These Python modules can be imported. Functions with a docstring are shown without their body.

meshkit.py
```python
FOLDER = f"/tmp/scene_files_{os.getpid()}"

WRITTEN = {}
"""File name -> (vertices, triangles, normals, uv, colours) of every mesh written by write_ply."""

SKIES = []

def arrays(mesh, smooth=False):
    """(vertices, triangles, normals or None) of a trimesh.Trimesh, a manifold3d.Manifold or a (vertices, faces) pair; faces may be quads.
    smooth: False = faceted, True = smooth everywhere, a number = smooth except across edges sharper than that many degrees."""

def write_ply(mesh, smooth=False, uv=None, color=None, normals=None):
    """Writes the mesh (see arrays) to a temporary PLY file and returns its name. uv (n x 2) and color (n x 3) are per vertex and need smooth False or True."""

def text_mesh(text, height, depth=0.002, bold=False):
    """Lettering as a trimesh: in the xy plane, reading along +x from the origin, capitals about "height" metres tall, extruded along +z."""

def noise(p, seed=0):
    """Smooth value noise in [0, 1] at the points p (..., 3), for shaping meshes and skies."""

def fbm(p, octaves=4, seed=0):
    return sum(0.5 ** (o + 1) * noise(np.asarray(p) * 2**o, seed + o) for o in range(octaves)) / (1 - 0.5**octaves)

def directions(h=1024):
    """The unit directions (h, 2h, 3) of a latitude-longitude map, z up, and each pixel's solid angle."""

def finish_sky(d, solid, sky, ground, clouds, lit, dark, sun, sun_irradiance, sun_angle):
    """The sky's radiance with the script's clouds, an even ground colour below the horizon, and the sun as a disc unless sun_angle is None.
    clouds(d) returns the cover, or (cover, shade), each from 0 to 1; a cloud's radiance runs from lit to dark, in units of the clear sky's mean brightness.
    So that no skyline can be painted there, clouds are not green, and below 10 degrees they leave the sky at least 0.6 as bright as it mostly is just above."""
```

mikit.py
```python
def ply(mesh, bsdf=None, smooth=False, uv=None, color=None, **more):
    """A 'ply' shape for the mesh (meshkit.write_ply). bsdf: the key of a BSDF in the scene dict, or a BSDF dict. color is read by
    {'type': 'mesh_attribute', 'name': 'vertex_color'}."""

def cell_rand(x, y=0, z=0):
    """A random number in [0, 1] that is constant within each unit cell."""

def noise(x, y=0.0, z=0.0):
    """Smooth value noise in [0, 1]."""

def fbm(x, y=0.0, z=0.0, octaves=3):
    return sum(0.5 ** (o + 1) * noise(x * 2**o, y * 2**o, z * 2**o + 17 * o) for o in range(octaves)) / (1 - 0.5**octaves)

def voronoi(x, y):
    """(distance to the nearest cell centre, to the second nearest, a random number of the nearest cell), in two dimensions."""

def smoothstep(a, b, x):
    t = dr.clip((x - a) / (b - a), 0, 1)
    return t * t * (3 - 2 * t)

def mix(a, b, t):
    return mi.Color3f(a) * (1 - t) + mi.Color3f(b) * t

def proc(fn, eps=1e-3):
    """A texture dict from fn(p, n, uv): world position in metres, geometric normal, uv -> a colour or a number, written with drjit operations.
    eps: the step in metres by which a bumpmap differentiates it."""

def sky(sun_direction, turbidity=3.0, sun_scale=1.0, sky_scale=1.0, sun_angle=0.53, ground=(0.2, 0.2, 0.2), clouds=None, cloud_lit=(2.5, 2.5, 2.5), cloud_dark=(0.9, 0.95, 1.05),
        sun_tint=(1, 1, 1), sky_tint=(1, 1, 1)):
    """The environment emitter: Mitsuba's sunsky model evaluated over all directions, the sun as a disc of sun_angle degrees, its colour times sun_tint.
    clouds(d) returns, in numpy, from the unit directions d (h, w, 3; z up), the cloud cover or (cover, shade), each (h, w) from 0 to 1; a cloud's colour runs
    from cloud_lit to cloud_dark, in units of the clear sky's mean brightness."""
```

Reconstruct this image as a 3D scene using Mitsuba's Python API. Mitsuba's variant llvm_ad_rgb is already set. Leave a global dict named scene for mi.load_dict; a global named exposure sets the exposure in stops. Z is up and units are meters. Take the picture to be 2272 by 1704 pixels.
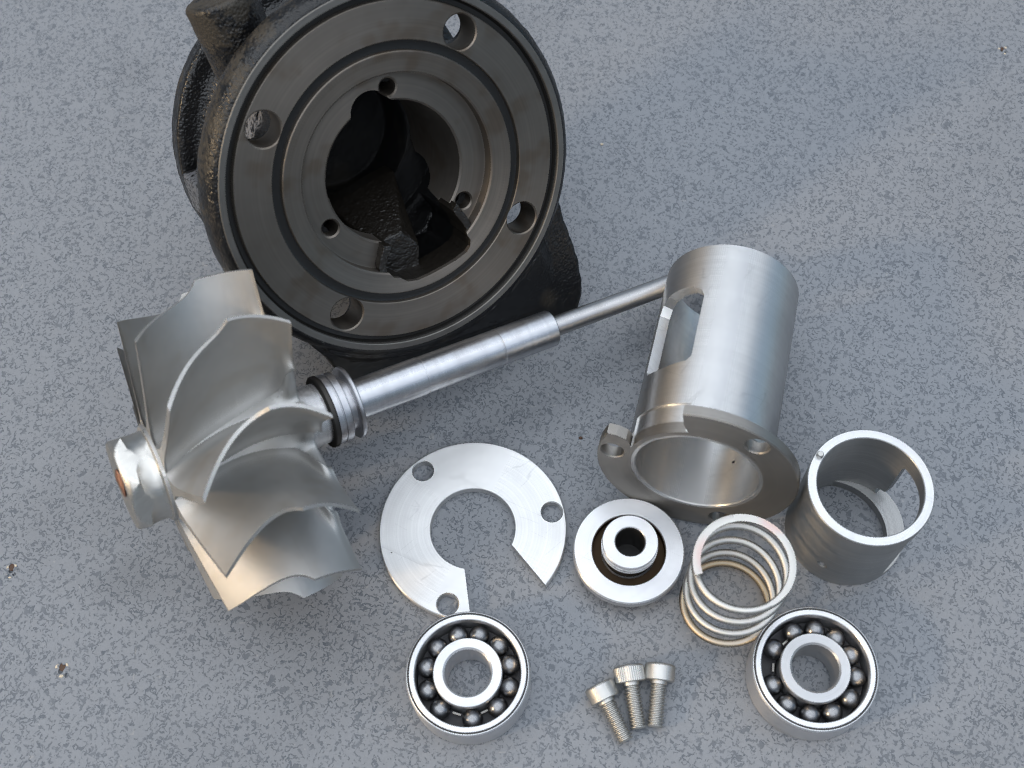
import math, os
import numpy as np, trimesh, manifold3d as m3, drjit as dr, mitsuba as mi, mikit, meshkit
from shapely.geometry import Polygon, Point
from shapely.ops import unary_union
from shapely import affinity

T = mi.ScalarTransform4f
MM = 0.001
# ------------------------------------------------------------------ camera, sky, exposure
CAM_O = np.array([0, 0, 0.215731])
CAM_F = np.array([0.0, 0.45426197, -0.89086815])
CAM_U = np.array([0.06433009, 0.88902287, 0.45332105])
scene = {}
labels = {}
scene['camera'] = {'type': 'thinlens', 'fov': 2 * math.degrees(math.atan(1136 / 2626.97)), 'fov_axis': 'x',
                   'to_world': T().look_at(origin=CAM_O.tolist(), target=(CAM_O + CAM_F).tolist(), up=CAM_U.tolist()),
                   'aperture_radius': 0.0008, 'focus_distance': 0.232, 'near_clip': 0.01, 'far_clip': 50.0}


def clouds(d):
    """cloud layer shaped for metal reflections: bright cap overhead, darkened horizon band"""
    n = meshkit.fbm(d * 2.0 + np.array([3.1, 1.7, 0.4]), 5, 3)
    up = np.clip(d[..., 2], 0, 1)
    cover = np.clip(0.85 + (n - 0.5) * 2.0, 0, 1)
    t = np.clip((up - 0.42) / 0.42, 0, 1)
    shade = np.clip(1.0 - t * t * (3 - 2 * t) + (meshkit.fbm(d * 3.1 + 9.0, 4, 8) - 0.5) * 0.6, 0, 1)
    return cover, shade


scene['sky'] = mikit.sky((-0.84, -0.26, 0.44), turbidity=3, sun_scale=0.14, sun_angle=6, sun_tint=(1.0, 0.93, 0.84), clouds=clouds,
                         cloud_lit=(4.1, 4.4, 4.75), cloud_dark=(0.26, 0.29, 0.34), ground=(0.08, 0.08, 0.08))
exposure = 2.8

# ------------------------------------------------------------------ helpers
M3 = m3.Manifold
CS = m3.CrossSection


def frame(n):
    n = np.asarray(n, float); n = n / np.linalg.norm(n)
    e1 = np.cross([0, 1.0, 0], n); e1 /= np.linalg.norm(e1)
    return np.column_stack([e1, np.cross(n, e1), n])


class Pose:
    def __init__(self, R=np.eye(3), o=(0, 0, 0)):
        self.R, self.o = np.asarray(R, float), np.asarray(o, float)

    def __call__(self, v):
        return np.asarray(v) @ self.R.T + self.o


def mf(mesh):
    """manifold -> (v, f)"""
    if isinstance(mesh, M3):
        m = mesh.to_mesh()
        return np.array(m.vert_properties[:, :3], float), np.array(m.tri_verts, int)
    if isinstance(mesh, trimesh.Trimesh):
        return np.array(mesh.vertices), np.array(mesh.faces)
    v, f = np.asarray(mesh[0], float), np.asarray(mesh[1], int)
    if f.shape[1] == 4:
        f = np.vstack([f[:, [0, 1, 2]], f[:, [0, 2, 3]]])
    return v, f


def to_m3(mesh):
    v, f = mf(mesh)
    return M3(m3.Mesh(vert_properties=np.ascontiguousarray(v, np.float32), tri_verts=np.ascontiguousarray(f, np.uint32)))


def put(key, mesh, bsdf, pose=None, crease=30, turn=None, label=None):
    """One entry of the scene. turn: 'z' gives turned (concentric) tangents round the local z axis; uv = (angle, radius + z) in mm."""
    v, f = mf(mesh)
    v2, f2, n2 = meshkit.arrays((v, f), crease)
    pose = pose or Pose()
    uv = None
    if turn:
        v2, n2 = v2[f2].reshape(-1, 3), n2[f2].reshape(-1, 3)
        f2 = np.arange(len(v2)).reshape(-1, 3)
        c = v2.reshape(-1, 3, 3)
        th = np.arctan2(c[..., 1], c[..., 0])
        mid = np.arctan2(c[..., 1].mean(1), c[..., 0].mean(1))[:, None]
        th = mid + (th - mid + np.pi) % (2 * np.pi) - np.pi
        uv = np.stack([th * 10, np.hypot(c[..., 0], c[..., 1]) * 0.9 + c[..., 2]], -1).reshape(-1, 2)
    path = meshkit.write_ply((pose(v2) * MM, f2), False, uv=uv, normals=None if n2 is None else n2 @ pose.R.T)
    scene[key] = {'type': 'ply', 'filename': path, 'face_normals': n2 is None, 'bsdf': {'type': 'ref', 'id': bsdf}}
    if label:
        labels.setdefault(key, {})['label'] = label
    return key


def thing(key, label, cat, group=None):
    labels[key] = {'label': label, 'category': cat}
    if group:
        labels[key]['group'] = group
    return key


def lathe(profile, n=160):
    """closed solid of revolution about z from (r, z) points"""
    p = np.asarray(profile, float)
    a = np.sum(p[:, 0] * np.roll(p[:, 1], -1) - np.roll(p[:, 0], -1) * p[:, 1])
    return CS([p if a > 0 else p[::-1]]).revolve(n)


def cyl(r, h, x=0, y=0, z=0, n=48, r2=None):
    return M3.cylinder(h, r, r if r2 is None else r2, n).translate([x, y, z])


def poly_prism(poly, z0, z1):
    """shapely polygon -> manifold"""
    rings = []
    for g in getattr(poly, 'geoms', [poly]):
        rings.append(np.array(g.exterior.coords)[:-1])
        rings += [np.array(i.coords)[:-1] for i in g.interiors]
    return CS(rings, m3.FillRule.EvenOdd).extrude(z1 - z0).translate([0, 0, z0])


def wrap_prism(poly_deg, r0, r1):
    """solid between radii r0 and r1 whose outline is drawn in (degrees round z, z)"""
    k = 10.0
    p = Polygon([(math.radians(a) * k, z) for a, z in poly_deg]).buffer(0.25).buffer(-0.25).segmentize(0.6)
    v, f = mf(CS([np.array(p.exterior.coords)[:-1]], m3.FillRule.NonZero).extrude(r1 - r0, 2).refine_to_length(0.8))
    a, r = v[:, 0] / k, r0 + v[:, 2]
    v = np.stack([r * np.cos(a), r * np.sin(a), v[:, 1]], 1)
    m = to_m3((v, f))
    return m if m.volume() > 0 else to_m3((v, f[:, ::-1]))


def tube_path(pts, r, n=12, flat=None):
    """swept round wire along pts (k, 3), capped"""
    pts = np.asarray(pts, float); k = len(pts)
    t = np.gradient(pts, axis=0); t /= np.linalg.norm(t, axis=1, keepdims=True)
    up = np.array([0, 0, 1.0]); a = np.cross(t, up); a /= np.linalg.norm(a, axis=1, keepdims=True); b = np.cross(a, t)
    th = np.linspace(0, 2 * np.pi, n, endpoint=False)
    v = pts[:, None] + r * (np.cos(th)[None, :, None] * a[:, None] + np.sin(th)[None, :, None] * b[:, None])
    v = v.reshape(-1, 3)
    i, j = np.meshgrid(np.arange(k - 1), np.arange(n), indexing='ij')
    q = np.stack([i * n + j, (i + 1) * n + j, (i + 1) * n + (j + 1) % n, i * n + (j + 1) % n], -1).reshape(-1, 4)
    v = np.vstack([v, pts[0], pts[-1]])
    f = np.vstack([q[:, [0, 2, 1]], q[:, [0, 3, 2]]])
    jj = np.arange(n)
    f = np.vstack([f, np.stack([jj * 0 + k * n, jj, (jj + 1) % n], 1)[:, [0, 1, 2]], np.stack([jj * 0 + k * n + 1, (k - 1) * n + (jj + 1) % n, (k - 1) * n + jj], 1)])
    m = trimesh.Trimesh(v, f, process=False)
    trimesh.repair.fix_normals(m)
    if m.volume < 0:
        m.invert()
    return m


def displace(mesh, amp, freq, seed=0, octaves=4, edge=None):
    v, f = mf(mesh)
    n = trimesh.Trimesh(v, f, process=False).vertex_normals
    return v + n * ((meshkit.fbm(v * freq, octaves, seed) - 0.5) * 2 * amp)[:, None], f


def smooth(mesh, it=10):
    v, f = mf(mesh)
    t = trimesh.Trimesh(v, f, process=True)
    trimesh.smoothing.filter_taubin(t, lamb=0.5, nu=0.52, iterations=it)
    return t


# ------------------------------------------------------------------ materials
nz, fb, sst, mix = mikit.noise, mikit.fbm, mikit.smoothstep, mikit.mix
K = 1000.0


def rgb(c):
    return {'type': 'rgb', 'value': list(c)}


def add_bsdf(key, d):
    scene[key] = {**d, 'id': key} if False else d


def metal(key, col, au, av, groove=0.0, gf=3.0, blot=0.0, stain=None, bump=0.0, bf=4.0, scratch=0.0):
    """roughconductor; groove: reflectance change across the turning marks, blot: soft patches, stain: (colour, amount)"""
    def refl(p, n, uv):
        c = mi.Color3f(*col)
        g = 1.0
        if groove:
            w = nz(uv.y * gf, 3.3) * 0.5 + nz(uv.y * gf * 2.7, 8.1) * 0.5
            g = g * (1 - groove + 2 * groove * w)
        if blot:
            g = g * (1 - blot + 2 * blot * fb(p.x * K * 0.35, p.y * K * 0.35, p.z * K * 0.35 + 5))
        c = c * g
        if scratch:
            X, Y, Z = p.x * K, p.y * K, p.z * K
            q = 0.6 * X + 0.8 * Y + 0.35 * Z; w = -0.8 * X + 0.6 * Y + 0.2 * Z
            l1 = (1 - sst(0.0, 0.012, dr.abs(nz(q * 0.5 + 0.06 * w, w * 0.05 + 3, 2.5) - 0.5))) * sst(0.5, 0.62, nz(q * 0.3, w * 0.3, 21))
            l2 = (1 - sst(0.0, 0.012, dr.abs(nz(w * 0.6 + 0.15 * q + 30, q * 0.06, 7.5) - 0.5))) * sst(0.5, 0.62, nz(q * 0.35, w * 0.35, 31))
            sm = sst(0.5, 0.8, fb(X * 0.13 + 60, Y * 0.13, Z * 0.13))
            c = c * (1 - scratch * dr.maximum(l1, l2)) * (1 - 0.5 * scratch * sm)
        if stain:
            s = sst(0.52, 0.75, fb(p.x * K * 0.22 + 40, p.y * K * 0.22, p.z * K * 0.22)) * stain[1]
            c = c * (1 - s) + c * mi.Color3f(*stain[0]) * s
        return c
    d = {'type': 'roughconductor', 'material': 'none', 'distribution': 'ggx', 'specular_reflectance': mikit.proc(refl)}
    if au == av:
        d['alpha'] = au
    else:
        d['alpha_u'], d['alpha_v'] = au, av
    if bump:
        d = {'type': 'bumpmap', 'arbitrary': mikit.proc(lambda p, n, uv: fb(p.x * K * bf, p.y * K * bf, p.z * K * bf), 1e-4), 'scale': bump, 'bsdf': d}
    scene[key] = {'type': 'twosided', 'bsdf': d}


metal('turned_steel', (0.68, 0.675, 0.665), 0.09, 0.30, groove=0.10, gf=3.5, blot=0.05, scratch=0.15)
metal('ground_steel', (0.56, 0.55, 0.545), 0.12, 0.24, groove=0.07, gf=5.0, blot=0.06, stain=((0.7, 0.68, 0.66), 0.5))
metal('bright_steel', (0.68, 0.68, 0.69), 0.12, 0.24, groove=0.05, gf=6.0, blot=0.03, scratch=0.12)
metal('collar_steel', (0.56, 0.56, 0.58), 0.12, 0.22, groove=0.10, blot=0.08, stain=((0.5, 0.45, 0.42), 0.7))
metal('shaft_steel', (0.60, 0.605, 0.625), 0.10, 0.16, groove=0.12, gf=2.0, blot=0.06, stain=((0.75, 0.72, 0.70), 0.5))
metal('brown_oil', (0.05, 0.034, 0.022), 0.30, 0.30, blot=0.3)
metal('dull_steel', (0.33, 0.31, 0.285), 0.16, 0.30, groove=0.10, gf=4.0, blot=0.08)
metal('sleeve_steel', (0.36, 0.36, 0.355), 0.12, 0.32, groove=0.13, gf=2.6, blot=0.05)
metal('cast_alloy', (0.53, 0.522, 0.505), 0.32, 0.32, blot=0.06, stain=((0.85, 0.80, 0.72), 0.4), bump=0.00002, bf=6.0)
metal('nose_alloy', (0.62, 0.60, 0.56), 0.13, 0.13, blot=0.08)
metal('black_ring', (0.07, 0.065, 0.06), 0.25, 0.25)
metal('machined_iron', (0.200, 0.176, 0.152), 0.20, 0.34, groove=0.10, gf=2.2, blot=0.06, stain=((0.70, 0.58, 0.46), 0.5))
metal('stainless', (0.56, 0.55, 0.525), 0.20, 0.20, blot=0.05)
metal('ball_ceramic', (0.27, 0.27, 0.275), 0.09, 0.09)
metal('grey_steel', (0.50, 0.50, 0.505), 0.16, 0.28, groove=0.08, blot=0.06)
metal('rim_iron', (0.20, 0.19, 0.175), 0.30, 0.38, groove=0.08, blot=0.15)
scene['oil_shade_black'] = {'type': 'twosided', 'bsdf': {'type': 'principled', 'base_color': {'type': 'rgb', 'value': [0.012, 0.011, 0.010]}, 'roughness': 0.35, 'specular': 0.5}}  # oil in the housing grooves, painted shade in bearing and collar recesses
metal('raceway', (0.10, 0.10, 0.10), 0.3, 0.3)


def spring_col(p, n, uv):
    z = p.z * K
    base = mix((0.48, 0.38, 0.26), (0.53, 0.51, 0.475), sst(1.0, 9.0, z))
    red = sst(23.5, 25.3, z) * sst(0.35, 0.65, nz(p.x * K * 0.16 + 2, p.y * K * 0.16 + 9)) * 0.7
    return base * (1 - red) + mi.Color3f(0.60, 0.40, 0.36) * red


scene['spring_wire'] = {'type': 'twosided', 'bsdf': {'type': 'roughconductor', 'material': 'none', 'alpha': 0.25, 'specular_reflectance': mikit.proc(spring_col)}}


H_O = np.array([-17.24, 130.18, 44.47]); H_R = frame([0.884, -1.461, 1.0]); H = Pose(H_R, H_O)


def iron_sun_wear(p):
    """sun gold painted on left flank and boss plus dry wear, rest oily black"""
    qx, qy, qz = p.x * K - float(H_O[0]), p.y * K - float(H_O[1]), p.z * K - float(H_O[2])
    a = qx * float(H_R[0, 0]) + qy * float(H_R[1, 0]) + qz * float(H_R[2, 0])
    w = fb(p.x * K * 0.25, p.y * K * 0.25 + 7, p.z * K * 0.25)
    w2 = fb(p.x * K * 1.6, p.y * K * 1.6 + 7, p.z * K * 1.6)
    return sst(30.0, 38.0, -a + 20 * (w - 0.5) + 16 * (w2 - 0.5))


def iron_bore_dull(p):
    """extra roughness standing in for the bore shade, within 19 mm of the axis"""
    qx, qy, qz = p.x * K - float(H_O[0]), p.y * K - float(H_O[1]), p.z * K - float(H_O[2])
    a = qx * float(H_R[0, 0]) + qy * float(H_R[1, 0]) + qz * float(H_R[2, 0])
    b = qx * float(H_R[0, 1]) + qy * float(H_R[1, 1]) + qz * float(H_R[2, 1])
    return 1 - sst(18.6, 20.5, dr.sqrt(a * a + b * b))


def iron_col(p, n, uv):
    r = sst(0.62, 0.80, fb(p.x * K * 0.12, p.y * K * 0.12 + 7, p.z * K * 0.12)) * 0.3
    qx, qy, qz = p.x * K - float(H_O[0]), p.y * K - float(H_O[1]), p.z * K - float(H_O[2])
    a = qx * float(H_R[0, 0]) + qy * float(H_R[1, 0]) + qz * float(H_R[2, 0])
    d = -(qx * float(H_R[0, 2]) + qy * float(H_R[1, 2]) + qz * float(H_R[2, 2]))
    b = qx * float(H_R[0, 1]) + qy * float(H_R[1, 1]) + qz * float(H_R[2, 1])
    zone = dr.maximum(1 - sst(25.5, 27.5, dr.sqrt(a * a + b * b)), (1 - sst(-15, -12, b)) * 0.5)
    neck_glint = zone * sst(12, 20, -a) * sst(9.0, 12.0, d) * (1 - sst(29, 31, d)) * sst(0.36, 0.56, fb(p.x * K * 1.4, p.y * K * 1.4, p.z * K * 1.4))  # grey patches paint sky glints on the neck and sun on the rib
    c = mix((0.006, 0.006, 0.0065), (0.125, 0.10, 0.065), dr.maximum(r * 0.4, iron_sun_wear(p) * 0.26))
    return c * (1 - neck_glint) + mi.Color3f(0.20, 0.205, 0.22) * neck_glint


def iron_rough(p, n, uv):
    return dr.minimum(0.9, 0.16 + 0.24 * fb(p.x * K * 0.5 + 3, p.y * K * 0.5, p.z * K * 0.5) + 0.25 * iron_sun_wear(p) + 0.4 * iron_bore_dull(p))


def iron_bump(p, n, uv):
    return fb(p.x * K * 2.6, p.y * K * 2.6, p.z * K * 2.6, 3)


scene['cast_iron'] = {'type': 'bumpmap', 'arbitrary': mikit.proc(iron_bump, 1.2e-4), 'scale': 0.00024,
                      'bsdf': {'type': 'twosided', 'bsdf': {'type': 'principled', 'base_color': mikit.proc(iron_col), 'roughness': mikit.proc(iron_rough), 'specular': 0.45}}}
scene['wet_iron'] = {'type': 'bumpmap', 'arbitrary': mikit.proc(iron_bump, 1.2e-4), 'scale': 0.0003, 'bsdf': {'type': 'twosided', 'bsdf': {'type': 'principled', 'base_color': rgb((0.011, 0.009, 0.007)), 'roughness': 0.34, 'specular': 0.5}}}
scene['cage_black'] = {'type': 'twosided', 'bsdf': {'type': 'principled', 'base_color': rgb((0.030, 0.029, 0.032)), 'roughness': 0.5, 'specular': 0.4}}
scene['copper_mark'] = {'type': 'twosided', 'bsdf': {'type': 'roughconductor', 'material': 'none', 'alpha': 0.45, 'specular_reflectance': rgb((0.42, 0.24, 0.18))}}
scene['pit_brown'] = {'type': 'twosided', 'bsdf': {'type': 'principled', 'base_color': rgb((0.06, 0.028, 0.012)), 'roughness': 0.6}}
scene['pale_chip'] = {'type': 'twosided', 'bsdf': {'type': 'principled', 'base_color': rgb((0.55, 0.46, 0.34)), 'roughness': 0.6}}


def flecks(x, y):
    """dark fleck cover of the laminate, x and y in mm"""
    def worms(x, y, w, seed):
        e = 0.06
        n0, nx, ny = nz(x, y, seed), nz(x + e, y, seed), nz(x, y + e, seed)
        g = dr.sqrt(dr.square(nx - n0) + dr.square(ny - n0)) / e + 0.12
        return 1 - sst(w * 0.45, w * 1.25, dr.abs(n0 - 0.5) / g)
    wx = x + 0.30 * (nz(x * 1.9, y * 1.9, 11) - 0.5) * 2
    wy = y + 0.30 * (nz(x * 1.9 + 31, y * 1.9, 12) - 0.5) * 2
    ax, ay = 0.83 * wx - 0.56 * wy, 0.56 * wx + 0.83 * wy
    bx, by = 0.34 * wx + 0.94 * wy, -0.94 * wx + 0.34 * wy
    k1 = sst(0.50, 0.60, nz(x * 1.7 + 7, y * 1.7, 5) * 0.75 + nz(x * 0.35, y * 0.35, 6) * 0.25)
    k2 = sst(0.54, 0.63, nz(x * 1.9 + 70, y * 1.9, 8) * 0.75 + nz(x * 0.35 + 9, y * 0.35, 6) * 0.25)
    l1 = worms(ax * 1.25, ay * 1.25, 0.165, 1) * k1
    l2 = worms(bx * 1.7 + 40, by * 1.7, 0.19, 3) * k2
    spot = sst(0.72, 0.84, nz(ax * 1.9, ay * 1.9, 9)) * 0.85
    return dr.minimum(1.0, dr.maximum(dr.maximum(l1, l2 * 0.8), spot))


def table_col(p, n, uv):
    x, y = p.x * K, p.y * K
    f = flecks(x, y) * (0.72 + 0.28 * nz(x * 0.8, y * 0.8, 20))
    grain = 0.94 + 0.12 * nz(x * 6, y * 6, 2)
    dirt = sst(0.60, 0.85, fb(x * 0.035, y * 0.035, 3)) * 0.10
    grit = sst(0.955, 0.975, nz(x * 1.1 + 90, y * 1.1, 4)) * 0.18
    c = mix((0.190, 0.198, 0.212), (0.072, 0.083, 0.099), f) * grain
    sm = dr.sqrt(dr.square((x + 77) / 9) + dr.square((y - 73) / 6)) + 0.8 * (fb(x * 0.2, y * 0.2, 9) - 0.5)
    c = c * (1 - grit) + mi.Color3f(0.45, 0.42, 0.37) * grit
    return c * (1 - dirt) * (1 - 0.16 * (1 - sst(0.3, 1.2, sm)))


def table_rough(p, n, uv):
    return 0.36 + 0.10 * fb(p.x * K * 0.3, p.y * K * 0.3, 4)


def table_bump(p, n, uv):
    x, y = p.x * K, p.y * K
    return -flecks(x, y) * 0.6 + 0.4 * nz(x * 2.5, y * 2.5, 14)


scene['table_laminate'] = {'type': 'bumpmap', 'arbitrary': mikit.proc(table_bump, 1e-4), 'scale': 0.00004,
                           'bsdf': {'type': 'twosided', 'bsdf': {'type': 'principled', 'base_color': mikit.proc(table_col), 'roughness': mikit.proc(table_rough), 'specular': 0.5}}}

# ------------------------------------------------------------------ tabletop
pits = [(-98.2, 77.6, 1.0), (-86.1, 57.6, 1.1), (120.2, 190.1, 0.8)]
rng = np.random.default_rng(5)
top = CS.square([900, 700], True).translate([10, 130]).extrude(25).translate([0, 0, -25])
for (x, y, s) in pits:
    for k in range(3):
        a = k * 2.3 + x
        top = top - M3.sphere(0.55 * s * (1 - 0.2 * k), 20).scale([1, 1.2, 1.5]).translate([x + 0.6 * s * k * math.cos(a) * 0.7, y - 0.75 * s * k, 0])
put('tabletop', top, 'table_laminate', crease=20)
labels['tabletop'] = {'label': 'grey hammer-speckled laminate tabletop that all the parts lie on', 'category': 'tabletop', 'kind': 'structure'}
for i, (x, y, s) in enumerate(pits):
    chips = []
    for k in range(9):
        a = k * 2 * math.pi / 9 + rng.uniform(-0.2, 0.2); rr = s * rng.uniform(0.75, 1.25)
        b = trimesh.creation.icosphere(1, 1.0)
        b.vertices *= (1 + 0.35 * (rng.random((len(b.vertices), 1)) - 0.5)) * np.array([0.42, 0.26, 0.16]) * s * rng.uniform(0.5, 1.1)
        b.apply_transform(trimesh.transformations.rotation_matrix(a + 1.57, [0, 0, 1]))
        b.apply_translation([x + rr * math.cos(a), y - 0.6 * s + rr * math.sin(a) * 1.25, 0.02])
        chips.append(b)
    sfx = '' if i == 0 else '_%03d' % i
    put('tabletop__blister_rim' + sfx, trimesh.util.concatenate(chips[::2]), 'table_laminate', crease=40, label='chipped and raised laminate rim of a small hole in the tabletop')
    put('tabletop__bare_chip' + sfx, trimesh.util.concatenate(chips[1::3]), 'pale_chip', crease=False)
    bowl = M3.sphere(0.62 * s, 18).scale([1, 1.2, 1.5]).translate([x, y, -0.12]) ^ CS.square([20, 20], True).translate([x, y]).extrude(5).translate([0, 0, -5.12])
    put('tabletop__hole_bottom' + sfx, bowl, 'pit_brown', crease=30)

# ------------------------------------------------------------------ bearing housing
thing('bearing_housing', 'black oily cast iron bearing housing with a big machined round face, tilted behind the shaft', 'bearing housing')
PAD = np.radians(-41)


def rot(m, deg):
    return m.rotate([0, 0, deg])


th_pts = [(15.5 * math.cos(math.radians(a)), 15.5 * math.sin(math.radians(a))) for a in (121.9, 1.0, -117.5)]
bolt_pts = [(27.05 * math.cos(math.radians(a)), 27.05 * math.sin(math.radians(a))) for a in (-176.0, 93.0, 4.0, -87.0)]
pocket = Polygon([(2.0, -9), (4.6, -12.6), (5.0, -14.6), (5.4, -16.2), (6.2, -17.2), (7.4, -17.7), (8.6, -17.3), (10.4, -17.4), (12.2, -16.5), (14.2, -14.6), (16.2, -12.4), (18.0, -10.2), (19.2, -8.2), (19.4, -6.9),
                  (18.9, -5.7), (18.0, -5.3), (17.4, -4.4), (16, -3.6), (14.2, -2.8), (13.2, -2.2), (9, -2)]).buffer(0.4).buffer(-0.4)
lobe = Point(-8.9, 7.9).buffer(4.0).union(Point(-6.9, 9.6).buffer(1.9))
notch = Point(-11.2, -7.6).buffer(1.9)

outer_prof = [(1, -5.2), (33.0, -5.2), (33.0, 0.25), (33.5, 0.2), (34.4, -0.5), (35.1, -2.0), (35.3, -3.6), (35.3, -5.2), (34.6, -6.1), (28, -6.4), (25.4, -7.6), (24.3, -11), (24.0, -20), (24.6, -27), (25.6, -31), (27.5, -33.0), (31.2, -33.3),
              (31.5, -34), (31.5, -38), (30.8, -38.6), (1, -38.6)]
body = lathe(outer_prof, 220)
# lug at the bottom (drain side) as thick as the front flange
padp = Polygon([(-6, -34.0), (3.0, -37.0), (8.5, -40.0), (11.5, -40.6), (14, -39.6), (46, -17.8), (50.2, -14.6), (51.6, -12.4), (51.8, -10.4), (50.9, -7.0), (48.0, -3.4), (45.2, -0.4), (42.3, 2.0), (38.8, 4.6), (35.3, 8), (20, 10), (0, -20)])
body += poly_prism(padp.buffer(-4).buffer(4), -8.2, -3.4) - cyl(32.5, 40, z=-30, n=160)
# sloping gusset between lip and lug face
body += M3.batch_hull([rot(cyl(1.5, 5, x=34.0, z=-6), a) for a in range(-86, 2, 8)] + [poly_prism(padp.buffer(-4), -7.5, -4.8)]) - cyl(33.0, 60, z=-5.2, n=160) - cyl(31.5, 60, z=-40, n=120)
# duct for the drain pocket
body += rot(M3.cube([26, 24, 22], True).translate([15, 0, -19]), -41)
# upper oil inlet boss
bdir = np.array([-0.755, 0.656, 0.0]); bt = np.array([-37.6, 14.4, -15.0])
ax_z = Pose(frame(bdir), bt)
boss = trimesh.creation.cylinder(6.1, 16, sections=64); boss.apply_translation([0, 0, -8.0])
boss.vertices = boss.vertices * np.where(boss.vertices[:, 2:] < -10, [[1.0, 1.0, 1.0]], [[1, 1, 1]])
bm = to_m3((ax_z(boss.vertices), boss.faces))
body += bm
body += M3.batch_hull([to_m3((ax_z(trimesh.creation.icosphere(2, 5.8).vertices + [0, 0, -14]), trimesh.creation.icosphere(2).faces)), rot(cyl(5, 14, x=26, z=-20), 155)])
# rib between the flanges, low left
body += rot(M3.cube([14, 7, 22], True).translate([25.0, 0, -20]), -139)
body = smooth(body.refine_to_length(1.0), 14)
body = displace(body, 0.13, 0.4, 3, 3)
body = displace(body, 0.07, 2.0, 9, 2)
body = to_m3(body)
cav = cyl(18.3, 20, z=-26, n=96) + cyl(12.5, 36, x=-0.5, y=0.5, z=-37, n=64) + cyl(33.15, 12, z=-5.7, n=200) + cyl(15.8, 9.5, z=-12, n=80)
cav += poly_prism(Polygon([(4.2, -12.0), (5.6, -17), (8.6, -19.2), (14.5, -18.6), (14.2, -10), (9, -5)]), -9.5, -2.0)
cav += poly_prism(Polygon([(12, -16.5), (15.2, -19), (23, -10), (22.5, -5.5), (15, -2), (8, -6)]), -24, -2.0)
cav = to_m3(displace(smooth(cav.refine_to_length(1.0), 10), 0.2, 0.5, 5, 3))
body = body - cav - cyl(33.15, 12, z=-5.7, n=200)
for (x, y) in bolt_pts:
    body -= cyl(3.15, 30, x=x, y=y, z=-13)
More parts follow.
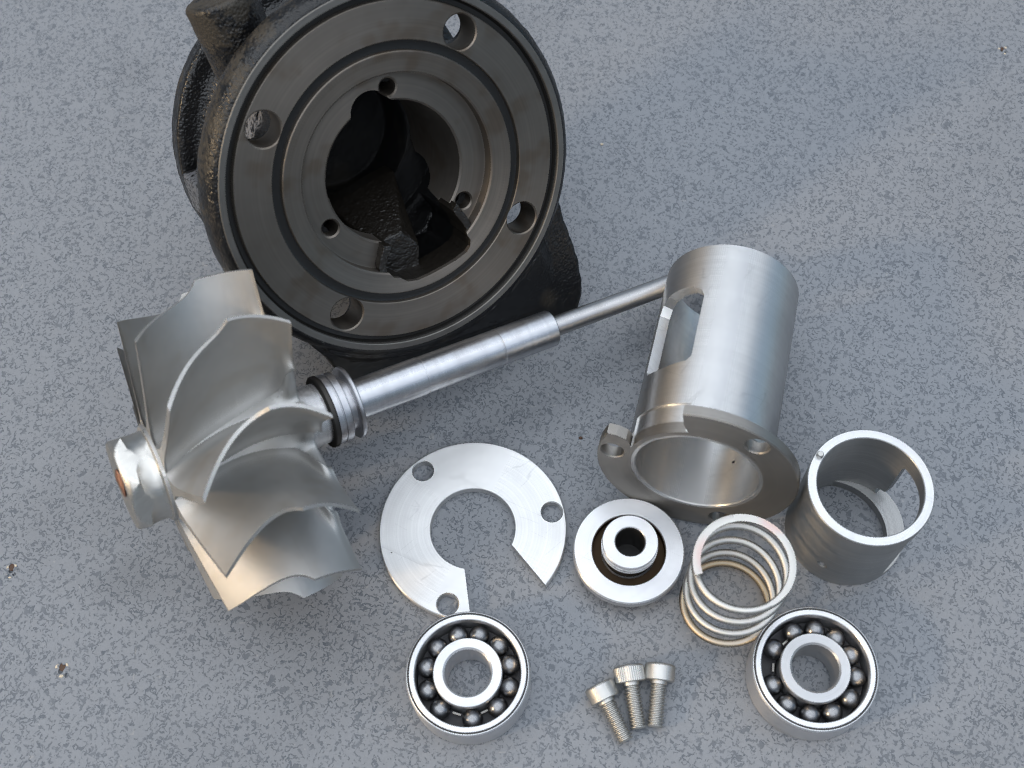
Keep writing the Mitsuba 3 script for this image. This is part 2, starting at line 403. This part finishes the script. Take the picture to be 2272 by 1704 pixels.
# keep above the tabletop: cut with the table plane in local coordinates
zl = H_R.T @ np.array([0, 0, 1.0])
cut = M3.cube([300, 300, 100], True).translate([0, 0, -50.0])
Fz = np.column_stack([H_R.T @ np.array([1.0, 0, 0]), H_R.T @ np.array([0, 1.0, 0]), zl])
o_loc = H_R.T @ (np.array([0, 130, 0.02]) - H_O)
body -= cut.transform(np.column_stack([Fz, o_loc]))
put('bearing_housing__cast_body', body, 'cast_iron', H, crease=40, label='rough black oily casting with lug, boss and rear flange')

face_prof = [(13.1, -8.2), (15.6, -8.2), (15.6, -6), (33.25, -6), (33.25, -1.0), (31.9, -1.0), (31.9, -1.5), (30.75, -1.5), (30.6, -0.12), (30.48, 0), (24.05, 0), (23.92, -0.13), (23.8, -1.5), (22.25, -1.5),
             (22.15, -0.15), (22.0, 0.0), (21.75, 0.0), (20.4, -0.35), (18.6, -0.6), (18.3, -0.85), (18.2, -3.0), (17.9, -3.1), (13.45, -3.1), (13.1, -3.45)]
face = lathe(face_prof, 240)
for (x, y) in bolt_pts:
    face -= cyl(3.1, 20, x=x, y=y, z=-12) + cyl(3.1, 0.3, x=x, y=y, z=-0.25, r2=3.4)
for (x, y) in th_pts:
    face -= cyl(1.55, 20, x=x, y=y, z=-14, n=32) + cyl(1.55, 0.35, x=x, y=y, z=-3.4, r2=1.9, n=32)
face -= poly_prism(pocket.buffer(1.0), -20, -1.3) + poly_prism(pocket, -20, 3) + poly_prism(lobe, -20, 3) + poly_prism(notch, -20, -3.3)
face += lathe([(13.1, -34), (14.6, -34), (14.6, -7.5), (13.1, -7.5)], 160) ^ wrap_prism([(-9.5, -6), (-9.5, -2.5), (-9, -5), (-7.4, -8.6), (-6, -11), (-4.5, -13.3), (0, -13.6), (5.3, -14.3), (11, -16), (16, -18.6), (17.2, -21), (17.5, -23.4), (22, -24.6), (26.7, -26.2), (31, -26.4), (36.1, -27.5), (38.5, -32), (51, -32.8), (114, -33), (114, -6)], 11.5, 16.5)
put('bearing_housing__flange_face', face.refine_to_length(1.4), 'machined_iron', H, crease=30, turn='z', label='dark brown machined round face with stepped bore and four bolt holes')

liner = poly_prism(pocket.buffer(1.6).difference(pocket.buffer(0.1)).difference(Point(0, 0).buffer(13.2, 64)), -8.5, -1.1)
liner += M3.batch_hull([poly_prism(Polygon([(4.2, -14), (5, -16.5), (7.5, -18.2), (12.6, -17.2), (14.6, -15.0), (12.5, -11), (8, -10)]), -9, -6.3), poly_prism(Polygon([(8.0, -1.0), (6.6, -3.6), (4.6, -6.6), (2.0, -9.6), (-1.5, -12.3), (2, -16), (12.0, -14), (11.5, -6)]), -24, -20)])
liner = displace(smooth(liner.refine_to_length(0.45), 3), 0.16, 1.1, 8, 3)
put('bearing_housing__drain_passage', liner, 'wet_iron', H, crease=40, label='rough wet black cast wall and floor of the drain opening beside the bore')
put('bearing_housing__rim', lathe([(32.0, -1.3), (33.3, -1.3), (33.3, 0.3), (33.15, 0.45), (32.15, 0.45), (32.0, 0.3)], 240).refine_to_length(1.5), 'rim_iron', H, crease=30, turn='z', label='paler raised rim round the machined face')
put('bearing_housing__oil_groove', lathe([(30.55, -1.6), (31.99, -1.6), (31.99, -0.5), (31.6, -1.1), (30.55, -1.2)], 200), 'oil_shade_black', H, crease=30, label='oil-black groove inside the rim')
put('bearing_housing__oil_groove_001', lathe([(22.0, -1.7), (23.95, -1.7), (23.95, -1.0), (23.2, -1.25), (22.0, -1.1)], 200), 'oil_shade_black', H, crease=30, label='oil-black groove round the stepped bore')

# ------------------------------------------------------------------ turbine rotor
W_P = np.array([-39.289, 90.9, 27.596]); w_th, w_ph = -0.222, 0.446
w_n = np.array([math.cos(w_th) * math.cos(w_ph), math.cos(w_th) * math.sin(w_ph), math.sin(w_th)])
WH = Pose(frame(w_n), W_P)
A0, NB = 2.427, 11
thing('turbine_rotor', 'turbine wheel with eleven curved pale grey blades on a long polished steel shaft', 'turbine rotor')
hub_rows = [(0.35, 4.0), (0.3, 9.0), (0.1, 14.0), (0.0, 18.5), (-0.3, 19.8), (-0.9, 20.2), (-1.5, 19.6), (-1.9, 17.8), (-2.3, 16.0), (-2.9, 14.4), (-3.8, 13.0), (-5.2, 11.8), (-7.2, 10.7), (-9.8, 9.8), (-13, 9.15), (-17, 8.75), (-21, 8.6), (-24.3, 8.6), (-24.6, 8.3), (-24.6, 4.0)]
nth = NB * 24
tha = np.arange(nth) * 2 * np.pi / nth + A0
kk = 0.06 + 0.94 * (0.5 + 0.5 * np.cos(NB * (tha - A0))) ** 1.6
rows = []
for (z, r0) in hub_rows:
    r = np.where(r0 > 12.6, 12.6 + (r0 - 12.6) * kk, r0) if z > -5 else np.full(nth, r0)
    rows.append(np.stack([r * np.cos(tha), r * np.sin(tha), np.full(nth, z)], 1))
hv = np.vstack(rows); nr = len(rows)
i, j = np.meshgrid(np.arange(nr - 1), np.arange(nth), indexing='ij')
hq = np.stack([i * nth + j, (i + 1) * nth + j, (i + 1) * nth + (j + 1) % nth, i * nth + (j + 1) % nth], -1).reshape(-1, 4)
put('turbine_rotor__hub', (hv, hq), 'cast_alloy', WH, crease=50, label='cast hub with scalloped back plate')
sB, sE, RW, RE = 8.65, 21.91, 29.33, 26.04
cf = np.linalg.solve([[-sB, sB ** 2], [-sE, sE ** 2]], [-0.150, 0.204])
hz = np.array([h[0] for h in hub_rows[6:18]])[::-1]; hr = np.array([h[1] for h in hub_rows[6:18]])[::-1]


def blade(a):
    fr = np.concatenate([np.linspace(0, sB / sE, 17), sB / sE + (1 - sB / sE) * np.linspace(0, 1, 34)[1:] ** 1.3])
    us = np.linspace(0, 1, 22) ** 1.35
    F, U = np.meshgrid(fr, us, indexing='ij')
    s_end = 24.0 + (sE - 24.0) * U
    S = -F * s_end
    St = -F * sE
    Rt = np.interp(-St, [0, sB, 9.1, 9.6, 10.2, 10.8, 11.6, 12.5, 13.6, 15, 18, sE], [RW, RW, 28.75, 28.2, 27.7, 27.3, 26.95, 26.7, 26.48, 26.3, 26.08, RE])
    Rh = np.interp(S, hz, hr) - 0.7
    R = Rh + (Rt - Rh) * U
    phi = a + cf[0] * S + cf[1] * S ** 2
    slope = R * (cf[0] + 2 * cf[1] * S)
    th = 0.62 + 0.75 * (1 - U) + 3.4 * np.exp(-(R - Rh - 0.7).clip(0) / 1.1)
    th = th * np.where(F < 0.03, 0.8, 1.0)
    dl = th / (2 * R) * np.sqrt(1 + np.minimum(slope, 1.6) ** 2)
    n1, n2 = F.shape
    vs = []
    for sg in (-1, 1):
        ph = phi + sg * dl
        vs.append(np.stack([R * np.cos(ph), R * np.sin(ph), S], -1).reshape(-1, 3))
    v = np.vstack(vs); o = n1 * n2
    i, j = np.meshgrid(np.arange(n1 - 1), np.arange(n2 - 1), indexing='ij')
    q = np.stack([i * n2 + j, (i + 1) * n2 + j, (i + 1) * n2 + j + 1, i * n2 + j + 1], -1).reshape(-1, 4)
    q2 = q[:, ::-1] + o
    b = np.concatenate([np.arange(n2 - 1), np.arange(n1 - 1) * n2 + n2 - 1, (n1 - 1) * n2 + np.arange(n2 - 1, 0, -1), np.arange(n1 - 1, 0, -1) * n2])
    bn = np.roll(b, -1)
    q3 = np.stack([b, bn, bn + o, b + o], 1)
    f = np.vstack([q[:, ::-1], q2[:, ::-1], q3])
    t = trimesh.Trimesh(v, np.vstack([f[:, [0, 1, 2]], f[:, [0, 2, 3]]]), process=False)
    if t.volume < 0:
        t.invert()
    return t


for k in range(NB):
    put('turbine_rotor__blade' + ('' if k == 0 else '_%03d' % k), blade(A0 + k * 2 * np.pi / NB), 'cast_alloy', WH, crease=45)
NOSE_A = -154.6
# hexagonal nose with a turned groove
nose2 = Polygon([(8.9 * math.cos(math.radians(NOSE_A + 60 * k)), 8.9 * math.sin(math.radians(NOSE_A + 60 * k))) for k in range(6)]).buffer(-0.3).buffer(0.3)
nose = poly_prism(nose2, -30.3, -24.0)
nose = nose ^ lathe([(0.01, -30.3), (7.5, -30.3), (8.1, -29.8), (8.9, -28.2), (8.0, -27.9), (7.75, -27.2), (7.65, -26.2), (7.75, -25.2), (8.0, -24.7), (8.6, -24.4), (8.6, -24), (0.01, -24)], 96)
nose = to_m3(displace(nose.refine_to_length(0.8), 0.07, 0.5, 6, 3))
put('turbine_rotor__nose', nose.refine_to_length(1.0), 'nose_alloy', WH, crease=25, label='six-sided grooved nose boss at the exhaust end of the wheel')
cm = trimesh.creation.icosphere(3, 1.0); cm.vertices = cm.vertices * [2.6, 2.4, 0.6] * (1 + 0.5 * (meshkit.noise(cm.vertices * 2.2, 3)[:, None] - 0.5))
cm.apply_translation([3.0 * math.cos(math.radians(NOSE_A - 15)), 3.0 * math.sin(math.radians(NOSE_A - 15)), -30.3])
put('turbine_rotor__nose__copper_mark', cm, 'copper_mark', WH, crease=40, label='copper coloured patch on the nose end')
txt = meshkit.text_mesh('1 0 4', 0.95, 0.3)
tv = np.array(txt.vertices) * [0.95, 1, 1]
tX = np.array([-0.64, -0.03, 0.77]); tX /= np.linalg.norm(tX); tN = np.array([-0.77, -0.18, -0.62]); tN -= tX * (tN @ tX); tN /= np.linalg.norm(tN)
tY = np.cross(tN, tX)
put('turbine_rotor__cast_number', (np.array([-12.15, -0.1, -4.45]) - tN * 0.22 + tv @ np.stack([tX, tY, tN]), txt.faces), 'cast_alloy', WH, crease=False, label='small raised casting number between two blades')
neck = lathe([(0.01, 0), (5.9, 0), (5.7, 2.0), (5.5, 5.4), (5.5, 6.2), (0.01, 6.2)], 96)
put('turbine_rotor__neck', displace(neck.refine_to_length(0.7), 0.05, 1.5, 4, 2), 'ground_steel', WH, crease=35, label='rough weld neck between wheel and shaft')
put('turbine_rotor__piston_ring', lathe([(4.5, 5.6), (6.5, 5.6), (6.7, 5.8), (6.7, 6.5), (6.55, 6.65), (4.5, 6.65)], 128), 'black_ring', WH, crease=30, label='blackened piston ring')
collar = lathe([(0.01, 6.6), (6.35, 6.6), (6.5, 6.75), (6.5, 7.7), (6.3, 7.8), (6.3, 7.95), (6.5, 8.05), (6.5, 9.2), (6.35, 9.35), (5.0, 9.4), (5.0, 10.75), (6.6, 10.8), (6.75, 10.95), (6.75, 11.4), (6.6, 11.6), (4.2, 11.8), (0.01, 11.8)], 128)
put('turbine_rotor__seal_collar', collar.refine_to_length(1.5), 'collar_steel', WH, crease=30, turn='z', label='grooved polished seal collar')
shaft = lathe([(0.01, 11.5), (3.66, 11.5), (3.66, 25.6), (3.5, 25.7), (3.5, 25.85), (3.57, 25.95), (3.57, 41.8), (3.47, 41.9), (3.47, 42.05), (3.6, 42.15), (3.6, 53.8), (3.4, 54.05), (1.9, 54.1), (0.01, 54.1)], 128)
put('turbine_rotor__shaft', shaft.refine_to_length(2.0), 'shaft_steel', WH, crease=30, turn='z', label='thick ground journal of the shaft')
tip = lathe([(0.01, 54.0), (2.02, 54.0), (2.02, 60), (1.98, 60.1), (1.98, 96.6), (1.6, 97.1), (0.01, 97.1)], 96)
put('turbine_rotor__shaft_end', tip.refine_to_length(2.0), 'ground_steel', WH, crease=30, turn='z', label='thin end of the shaft passing behind the tube')

# ------------------------------------------------------------------ flanged tube
TU = Pose(frame([-0.30064744, -0.94416593, 0.13476579]), [31.89, 80.344, 18.42])
thing('flanged_tube', 'satin steel tube with a notched round flange and a long window in its side', 'flanged tube')
RT, RB, RF, TF, LT = 13.05, 11.05, 18.1, 2.2, 43.8
ang = lambda a: (math.cos(math.radians(a)), math.sin(math.radians(a)))
tube = lathe([(RB + 0.25, 0), (RT, 0), (RT, -LT + 0.2), (RT - 0.2, -LT), (RB + 0.2, -LT), (RB, -LT + 0.2), (RB, -0.25)], 200)
# window: profile in (arc length, s) wrapped by cutting radially
wx0, wx1 = math.radians(46.4) * RT, math.radians(96.8) * RT
wp = Polygon([(wx0 + 0.0, -31.0), (wx0 + 0.0, -16.6), (wx0 + 0.9, -15.5), (wx0 + 5, -15.0), (wx1 - 4, -14.9), (wx1 - 0.8, -15.6), (wx1, -16.8), (wx1, -30.6), (wx1 - 0.8, -32.6), (wx1 - 2.6, -33.7), (wx0 + 6, -33.9), (wx0 + 2.6, -33.5), (wx0 + 0.8, -32.5)]).buffer(0.5).buffer(-0.5).segmentize(0.6)
wpr = CS([np.array(wp.exterior.coords)[:-1][::-1]], m3.FillRule.NonZero).extrude(8, 4)
wpr = wpr.warp(lambda p: (p[0], p[1], p[2])) if False else wpr
wv, wf = mf(wpr.refine_to_length(0.8))
a_ = wv[:, 0] / RT; rr_ = 8.5 + wv[:, 2]
wedge = to_m3((np.stack([rr_ * np.cos(a_), rr_ * np.sin(a_), wv[:, 1]], 1), wf))
if wedge.volume() < 0:
    wedge = to_m3((np.stack([rr_ * np.cos(a_), rr_ * np.sin(a_), wv[:, 1]], 1), wf[:, ::-1]))
tube -= wedge
hx, hy = ang(-119.3)
oil = M3.cylinder(6, 0.32, 0.32, 20).rotate([0, 90, 0]).translate([9.5, 0, -9.5]).rotate([0, 0, -119.3])
tube -= oil
# milled flat where the flange is missing
seg = Polygon([(0, 0)] + [(30 * math.cos(math.radians(a)), 30 * math.sin(math.radians(a))) for a in np.linspace(38.5, 93, 20)])
tube -= poly_prism(seg.difference(Point(0, 0).buffer(RT - 0.35, 64)), -6.0, 1)
put('flanged_tube__tube', tube.refine_to_length(1.3), 'turned_steel', TU, crease=30, turn='z')
fl2 = Point(0, 0).buffer(RF, 64)
gap = Polygon([(11.6 * ang(34)[0], 11.6 * ang(34)[1]), (13.4 * ang(37)[0], 13.4 * ang(37)[1]), (15.1 * ang(38.4)[0], 15.1 * ang(38.4)[1]), (22 * ang(37)[0], 22 * ang(37)[1]), (30, 30), (22 * ang(93)[0], 22 * ang(93)[1]),
               (18.5 * ang(91.6)[0], 18.5 * ang(91.6)[1]), (16.5 * ang(88.9)[0], 16.5 * ang(88.9)[1]), (14.6 * ang(88.6)[0], 14.6 * ang(88.6)[1]), (13.6 * ang(91)[0], 13.6 * ang(91)[1]), (13.2 * ang(94)[0], 13.2 * ang(94)[1]), (12.5 * ang(97)[0], 12.5 * ang(97)[1]), (3, 3)])
fl = lathe([(RT - 1.2, 0.02), (RF - 0.25, 0.02), (RF, -0.2), (RF, -TF + 0.2), (RF - 0.25, -TF), (RT - 1.2, -TF)], 220)
fl -= poly_prism(gap.difference(Point(0, 0).buffer(RT - 0.3, 64)), -5, 5)
fl += lathe([(RT - 1.2, -TF + 0.4), (RT + 0.9, -TF + 0.1), (RT + 0.9, -TF), (RT + 0.25, -TF - 0.25), (RT + 0.02, -TF - 0.9), (RT - 1.2, -TF - 0.9)], 160) - poly_prism(seg, -9, 5)
for a in (-11.7, 107.8, -132.2):
    x, y = 15.45 * ang(a)[0], 15.45 * ang(a)[1]
    fl -= cyl(2.05, 10, x=x, y=y, z=-6) + cyl(2.05, 0.3, x=x, y=y, z=-0.22, r2=2.35)
put('flanged_tube__flange', fl.refine_to_length(1.2), 'dull_steel', TU, crease=30, turn='z', label='round flange with one sector milled away and screw holes')

# ------------------------------------------------------------------ C-shaped plate
thing('retaining_plate', 'flat bright steel C-shaped retaining plate with three screw holes lying on the table', 'plate')
PL = Pose(np.eye(3), [-9.263, 78.716, 0.0])
pm = lathe([(8.12 + 0.12, 2.0), (8.12, 1.88), (8.12, 0.15), (8.25, 0.02), (17.7, 0.02), (17.92, 0.2), (17.92, 1.82), (17.75, 2.0)], 220)
cutp = Polygon([(7.08, -3.57), (12.95, -11.92), (20, -22), (-0.6, -24), (-1.26, -15.99), (-1.91, -7.7), (-1.0, -3), (3, -1)])
pm -= poly_prism(cutp, -1, 4)
for a in (126.5, 8.3, -109.9):
    x, y = 15.5 * ang(a)[0], 15.5 * ang(a)[1]
    pm -= cyl(2.0, 6, x=x, y=y, z=-2) + cyl(2.0, 0.25, x=x, y=y, z=1.8, r2=2.22)
pm -= cyl(0.16, 1, x=-15.6, y=-3.9, z=1.5, n=12)
put('retaining_plate', pm.refine_to_length(1.0), 'turned_steel', PL, crease=30, turn='z')

# ------------------------------------------------------------------ ball bearings
def bearing(key, x, y, angs, inner):
    B = Pose(np.eye(3), [x, y, 0.0]); Tb = 8.1
    outer = lathe([(9.35, 0.1), (9.45, 0.02), (10.55, 0.02), (11.0, 0.45), (11.0, Tb - 0.5), (10.78, Tb - 0.16), (10.66, Tb - 0.12), (10.62, Tb - 0.75), (10.36, Tb - 0.75), (10.32, Tb - 0.04), (10.25, Tb), (9.5, Tb), (9.38, Tb - 0.12), (9.35, Tb - 1.4),
                   (9.5, 6.6), (9.75, 5.6), (9.8, 4.9), (9.75, 4.2), (9.5, 3.2), (9.35, 2.4)], 200)
    put(key + '__outer_ring', outer.refine_to_length(1.5), 'bright_steel', B, crease=28, turn='z')
    inn = lathe([(4.1, 0.3), (4.35, 0.05), (5.95, 0.05), (6.1, 0.2), (6.1, 2.6), (5.9, 3.4), (5.75, 4.3), (5.72, 4.9), (5.8, 5.6), (6.02, 6.4), (6.1, 6.8), (6.1, Tb - 0.15), (5.98, Tb), (4.42, Tb), (4.1, Tb - 0.3)], 160)
    put(key + '__inner_ring', inn.refine_to_length(1.3), inner, B, crease=28, turn='z')
    for k, a in enumerate(angs):
        s = trimesh.creation.icosphere(4, 1.83)
        s.apply_translation([7.55 * math.cos(math.radians(a)), 7.55 * math.sin(math.radians(a)), 4.9])
        put(key + '__ball' + ('' if k == 0 else '_%03d' % k), s, 'ball_ceramic', B, crease=True)
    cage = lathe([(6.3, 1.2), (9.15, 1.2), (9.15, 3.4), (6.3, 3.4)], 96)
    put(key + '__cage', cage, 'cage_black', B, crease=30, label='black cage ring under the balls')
    put(key + '__groove_shade', lathe([(10.35, Tb - 0.7), (10.63, Tb - 0.7), (10.63, Tb - 0.22), (10.35, Tb - 0.22)], 160), 'oil_shade_black', B, crease=30, label='thin dark insert painting the shade of the outer ring groove')  # dark insert puts the groove shade into colour
    tabs = M3()
    sa = np.sort(np.array(angs) % 360)
    for k in range(len(sa)):
        g = (sa[(k + 1) % len(sa)] - sa[k]) % 360
        if g > 33:
            for q in ((0.5,)):
                tabs += rot(M3.cube([0.35, 1.5, 0.5], True).translate([6.75, 0, 4.4]), sa[k] + g * q)
    if not tabs.is_empty():
        put(key + '__cage_rivet', tabs, 'dull_steel', B, crease=False)


thing('ball_bearing', 'small open ball bearing with bright inner ring touching the C-shaped plate', 'ball bearing', 'the two open ball bearings')
bearing('ball_bearing', -11.04, 49.84, (102, 73, 42, 12, -18.5, -49.5, -87, -134, -164.5, 164.5, 134.5), 'bright_steel')
thing('ball_bearing_001', 'small open ball bearing with dull grey inner ring, beside the coil spring', 'ball bearing', 'the two open ball bearings')
bearing('ball_bearing_001', 49.60, 46.73, (107, 77, 48, 19, -10.5, -41.5, -73, -103, -135, -166, 144), 'grey_steel')

# ------------------------------------------------------------------ thrust collar
thing('thrust_collar', 'bright steel disc collar with a raised grooved centre boss and black bore', 'collar')
CO = Pose(np.eye(3), [19.70, 71.38, 0.0])
disc = lathe([(5.0, 2.7), (5.3, 2.5), (9.6, 2.5), (10.34, 3.0), (10.34, 4.75), (10.1, 5.0), (6.95, 5.0), (6.81, 4.86), (6.81, 3.0), (5.0, 3.0)], 180)
put('thrust_collar__flange', disc.refine_to_length(1.2), 'bright_steel', CO, crease=30, turn='z')
hubp = [(2.75, 9.35), (2.9, 9.51), (5.0, 9.51), (5.13, 9.38), (5.13, 9.05), (4.6, 9.0), (4.6, 8.0), (5.2, 7.95), (5.2, 7.6), (4.6, 7.55), (4.6, 7.0), (5.2, 6.95), (5.2, 6.6), (4.6, 6.55), (4.6, 0.2), (4.4, 0.02), (2.9, 0.02), (2.75, 0.2)]
put('thrust_collar__boss', lathe(hubp, 140).refine_to_length(1.2), 'bright_steel', CO, crease=30, turn='z', label='raised centre boss with two ring grooves')
for k, (z, z1) in enumerate(((8.0, 8.98), (7.02, 7.54), (3.32, 6.54))):
    put('thrust_collar__boss__groove' + ('' if k == 0 else '_%03d' % k), lathe([(4.3, z), (4.72, z), (4.72, z1), (4.3, z1)], 120), 'oil_shade_black', CO, crease=30)  # black inserts paint the shade in the boss grooves
put('thrust_collar__bore', lathe([(0.01, 0.1), (2.95, 0.1), (2.95, 9.2), (2.67, 9.2), (2.67, 0.4), (0.01, 0.4)], 96), 'oil_shade_black', CO, crease=30, label='black lining painting the deep shade of the collar bore')  # black sleeve and floor paint the dark of the deep hole
put('thrust_collar__groove_wall', lathe([(6.72, 3.2), (6.83, 3.2), (6.83, 4.72), (6.72, 4.72)], 120), 'brown_oil', CO, crease=30, label='brown oily wall of the groove')
put('thrust_collar__groove_floor', lathe([(5.05, 3.05), (6.8, 3.05), (6.8, 3.3), (5.05, 3.3)], 100), 'brown_oil', CO, crease=30, turn='z', label='brown oily groove round the boss')

# ------------------------------------------------------------------ ring sleeve
thing('spacer_sleeve', 'grey steel ring sleeve standing on end with a cut-out window in its wall', 'sleeve')
SL = Pose(np.eye(3), [61.18, 74.20, 0.0]); ZS = 22.2
slv = lathe([(9.23, 0.15), (9.35, 0.02), (10.75, 0.02), (10.93, 0.2), (10.93, ZS - 0.18), (10.8, ZS), (9.35, ZS), (9.23, ZS - 0.12)], 200)
wpoly = [(-62, 2.3), (30, 2.3), (41, 2.3), (44.5, 3.4), (43, 4.6), (34, 5.4), (32.5, 6.0), (32.0, 17.0), (30, 18.0), (-20, 19.0), (-60, 19.0)]
wp2 = Polygon([(math.radians(a) * 10, z) for a, z in wpoly]).segmentize(0.6)
wv, wf = mf(CS([np.array(wp2.exterior.coords)[:-1]], m3.FillRule.NonZero).extrude(5, 2).refine_to_length(0.8))
a_ = wv[:, 0] / 10; rr_ = 7.5 + wv[:, 2]
wv2 = np.stack([rr_ * np.cos(a_), rr_ * np.sin(a_), wv[:, 1]], 1)
wm = to_m3((wv2, wf))
if wm.volume() < 0:
    wm = to_m3((wv2, wf[:, ::-1]))
slv -= wm
slv += cyl(10.6, 2.3, z=0.02, n=160) - cyl(10.5, 6, x=-3.0, y=-1.0, z=-2, n=160)
slv -= M3.cylinder(6, 1.0, 1.0, 24).rotate([0, 90, 0]).translate([8, 0, 6.5]).rotate([0, 0, -128.5])
put('spacer_sleeve__sleeve', slv.refine_to_length(1.1), 'sleeve_steel', SL, crease=30, turn='z')
# bright lapped end face as its own thin ring
put('spacer_sleeve__end_face', lathe([(9.4, ZS - 0.05), (10.75, ZS - 0.05), (10.75, ZS + 0.012), (9.4, ZS + 0.012)], 200).refine_to_length(1.2), 'bright_steel', SL, crease=30, turn='z', label='bright lapped end face of the sleeve')
put('spacer_sleeve__pin', cyl(0.62, 1.8, x=-7.81, y=6.36, z=ZS - 1.0, n=24) + cyl(0.62, 0.2, x=-7.81, y=6.36, z=ZS + 0.8, n=24, r2=0.45), 'stainless', SL, crease=30, label='small locating pin in the end face')

# ------------------------------------------------------------------ coil spring
thing('coil_spring', 'pale steel coil spring standing on end with a straw-tinted ground end coil', 'spring')
SP = Pose(np.eye(3), [36.79, 60.95, 0.0])
turns = np.array([-0.28, 0.0, 0.35, 1.0, 2.0, 3.0, 4.0, 4.34]); zk = np.array([25.2, 25.1, 24.9, 21.3, 14.0, 7.1, 1.2, 0.72])
tt = np.linspace(-0.28, 4.34, 700)
from scipy.interpolate import PchipInterpolator
zz = PchipInterpolator(turns, zk)(tt)
ph = np.pi / 2 - tt * 2 * np.pi
rw = 0.69; rc = 8.65 - rw
wire = tube_path(np.stack([rc * np.cos(ph), rc * np.sin(ph), zz], 1), rw, 16)
wm = to_m3(wire)
wm = wm ^ M3.cube([60, 60, 25.35], True).translate([0, 0, 25.35 / 2 + 0.02])
put('coil_spring', wm, 'spring_wire', SP, crease=35)

# ------------------------------------------------------------------ socket head screws
def screw(key, head, tipp, spin, knurl):
    head, tipp = np.array(head), np.array(tipp)
    d = tipp - head; L = np.linalg.norm(d)
    S = Pose(frame(d) , head)
    hl = 3.0
    kn = 44
    a = np.linspace(0, 2 * np.pi, kn * 4, endpoint=False)
    r = 2.74 + knurl * np.clip(np.sin(a * kn) * 1.6, -1, 1)
    hd = CS([np.stack([r * np.cos(a), r * np.sin(a)], 1)]).extrude(hl)
    hd = hd ^ lathe([(0.01, 0), (2.3, 0), (2.6, 0.15), (2.8, 0.5), (2.8, hl - 0.2), (2.6, hl), (0.01, hl)], 96)
    hexa = CS([np.array([[1.45 * math.cos(k * math.pi / 3), 1.45 * math.sin(k * math.pi / 3)] for k in range(6)])]).extrude(1.7).translate([0, 0, -0.2])
    hd -= hexa
    hd = hd.rotate([0, 0, spin])
    put(key + '__head', hd, 'stainless', S, crease=25)
    pr = [(0.01, hl - 0.2), (1.5, hl - 0.2), (1.5, hl + 0.5)]
    z = hl + 0.5
    while z < L - 0.7:
        pr += [(1.5, z + 0.06), (1.12, z + 0.28), (1.12, z + 0.36), (1.5, z + 0.6)]
        z += 0.6
    pr += [(1.5, L - 0.3), (1.2, L), (0.01, L)]
    put(key + '__thread', lathe(pr, 48), 'stainless', S, crease=25)


G = 'three socket head screws lying together'
thing('socket_screw', 'smooth-headed socket cap screw, the most slanted of the trio, lying at its left end', 'screw', G)
screw('socket_screw', (11.85, 47.45, 3.2), (15.98, 37.52, 1.5), 5, 0.0)
thing('socket_screw_001', 'socket head cap screw in the middle of the trio with a knurled head', 'screw', G)
screw('socket_screw_001', (17.5, 50.4, 3.2), (18.37, 39.5, 1.5), 0, 0.035)
thing('socket_screw_002', 'smooth-headed socket cap screw at the right of the trio, nearest to the coil spring', 'screw', G)
screw('socket_screw_002', (23.32, 50.3, 3.2), (21.25, 39.58, 1.5), 2, 0.0)

# ------------------------------------------------------------------ crumbs
for k, (x, y, m, lab, s) in enumerate([(23.9, 169.5, 'pale_chip', 'tiny pale crumb on the table to the right of the housing', 0.3), (13.0, 96.9, 'pit_brown', 'tiny dark crumb on the table in the middle between shaft and plate', 0.35)]):
    b = trimesh.creation.icosphere(2, s)
    b.vertices = b.vertices * np.array([1.2, 0.8, 0.6]) * (1 + 0.4 * (meshkit.noise(b.vertices * 5, k)[:, None] - 0.5))
    b.apply_translation([x, y, s * 0.5])
    key = 'crumb' + ('' if k == 0 else '_%03d' % k)
    thing(key, lab, 'crumb')
    put(key, b, m, crease=40)
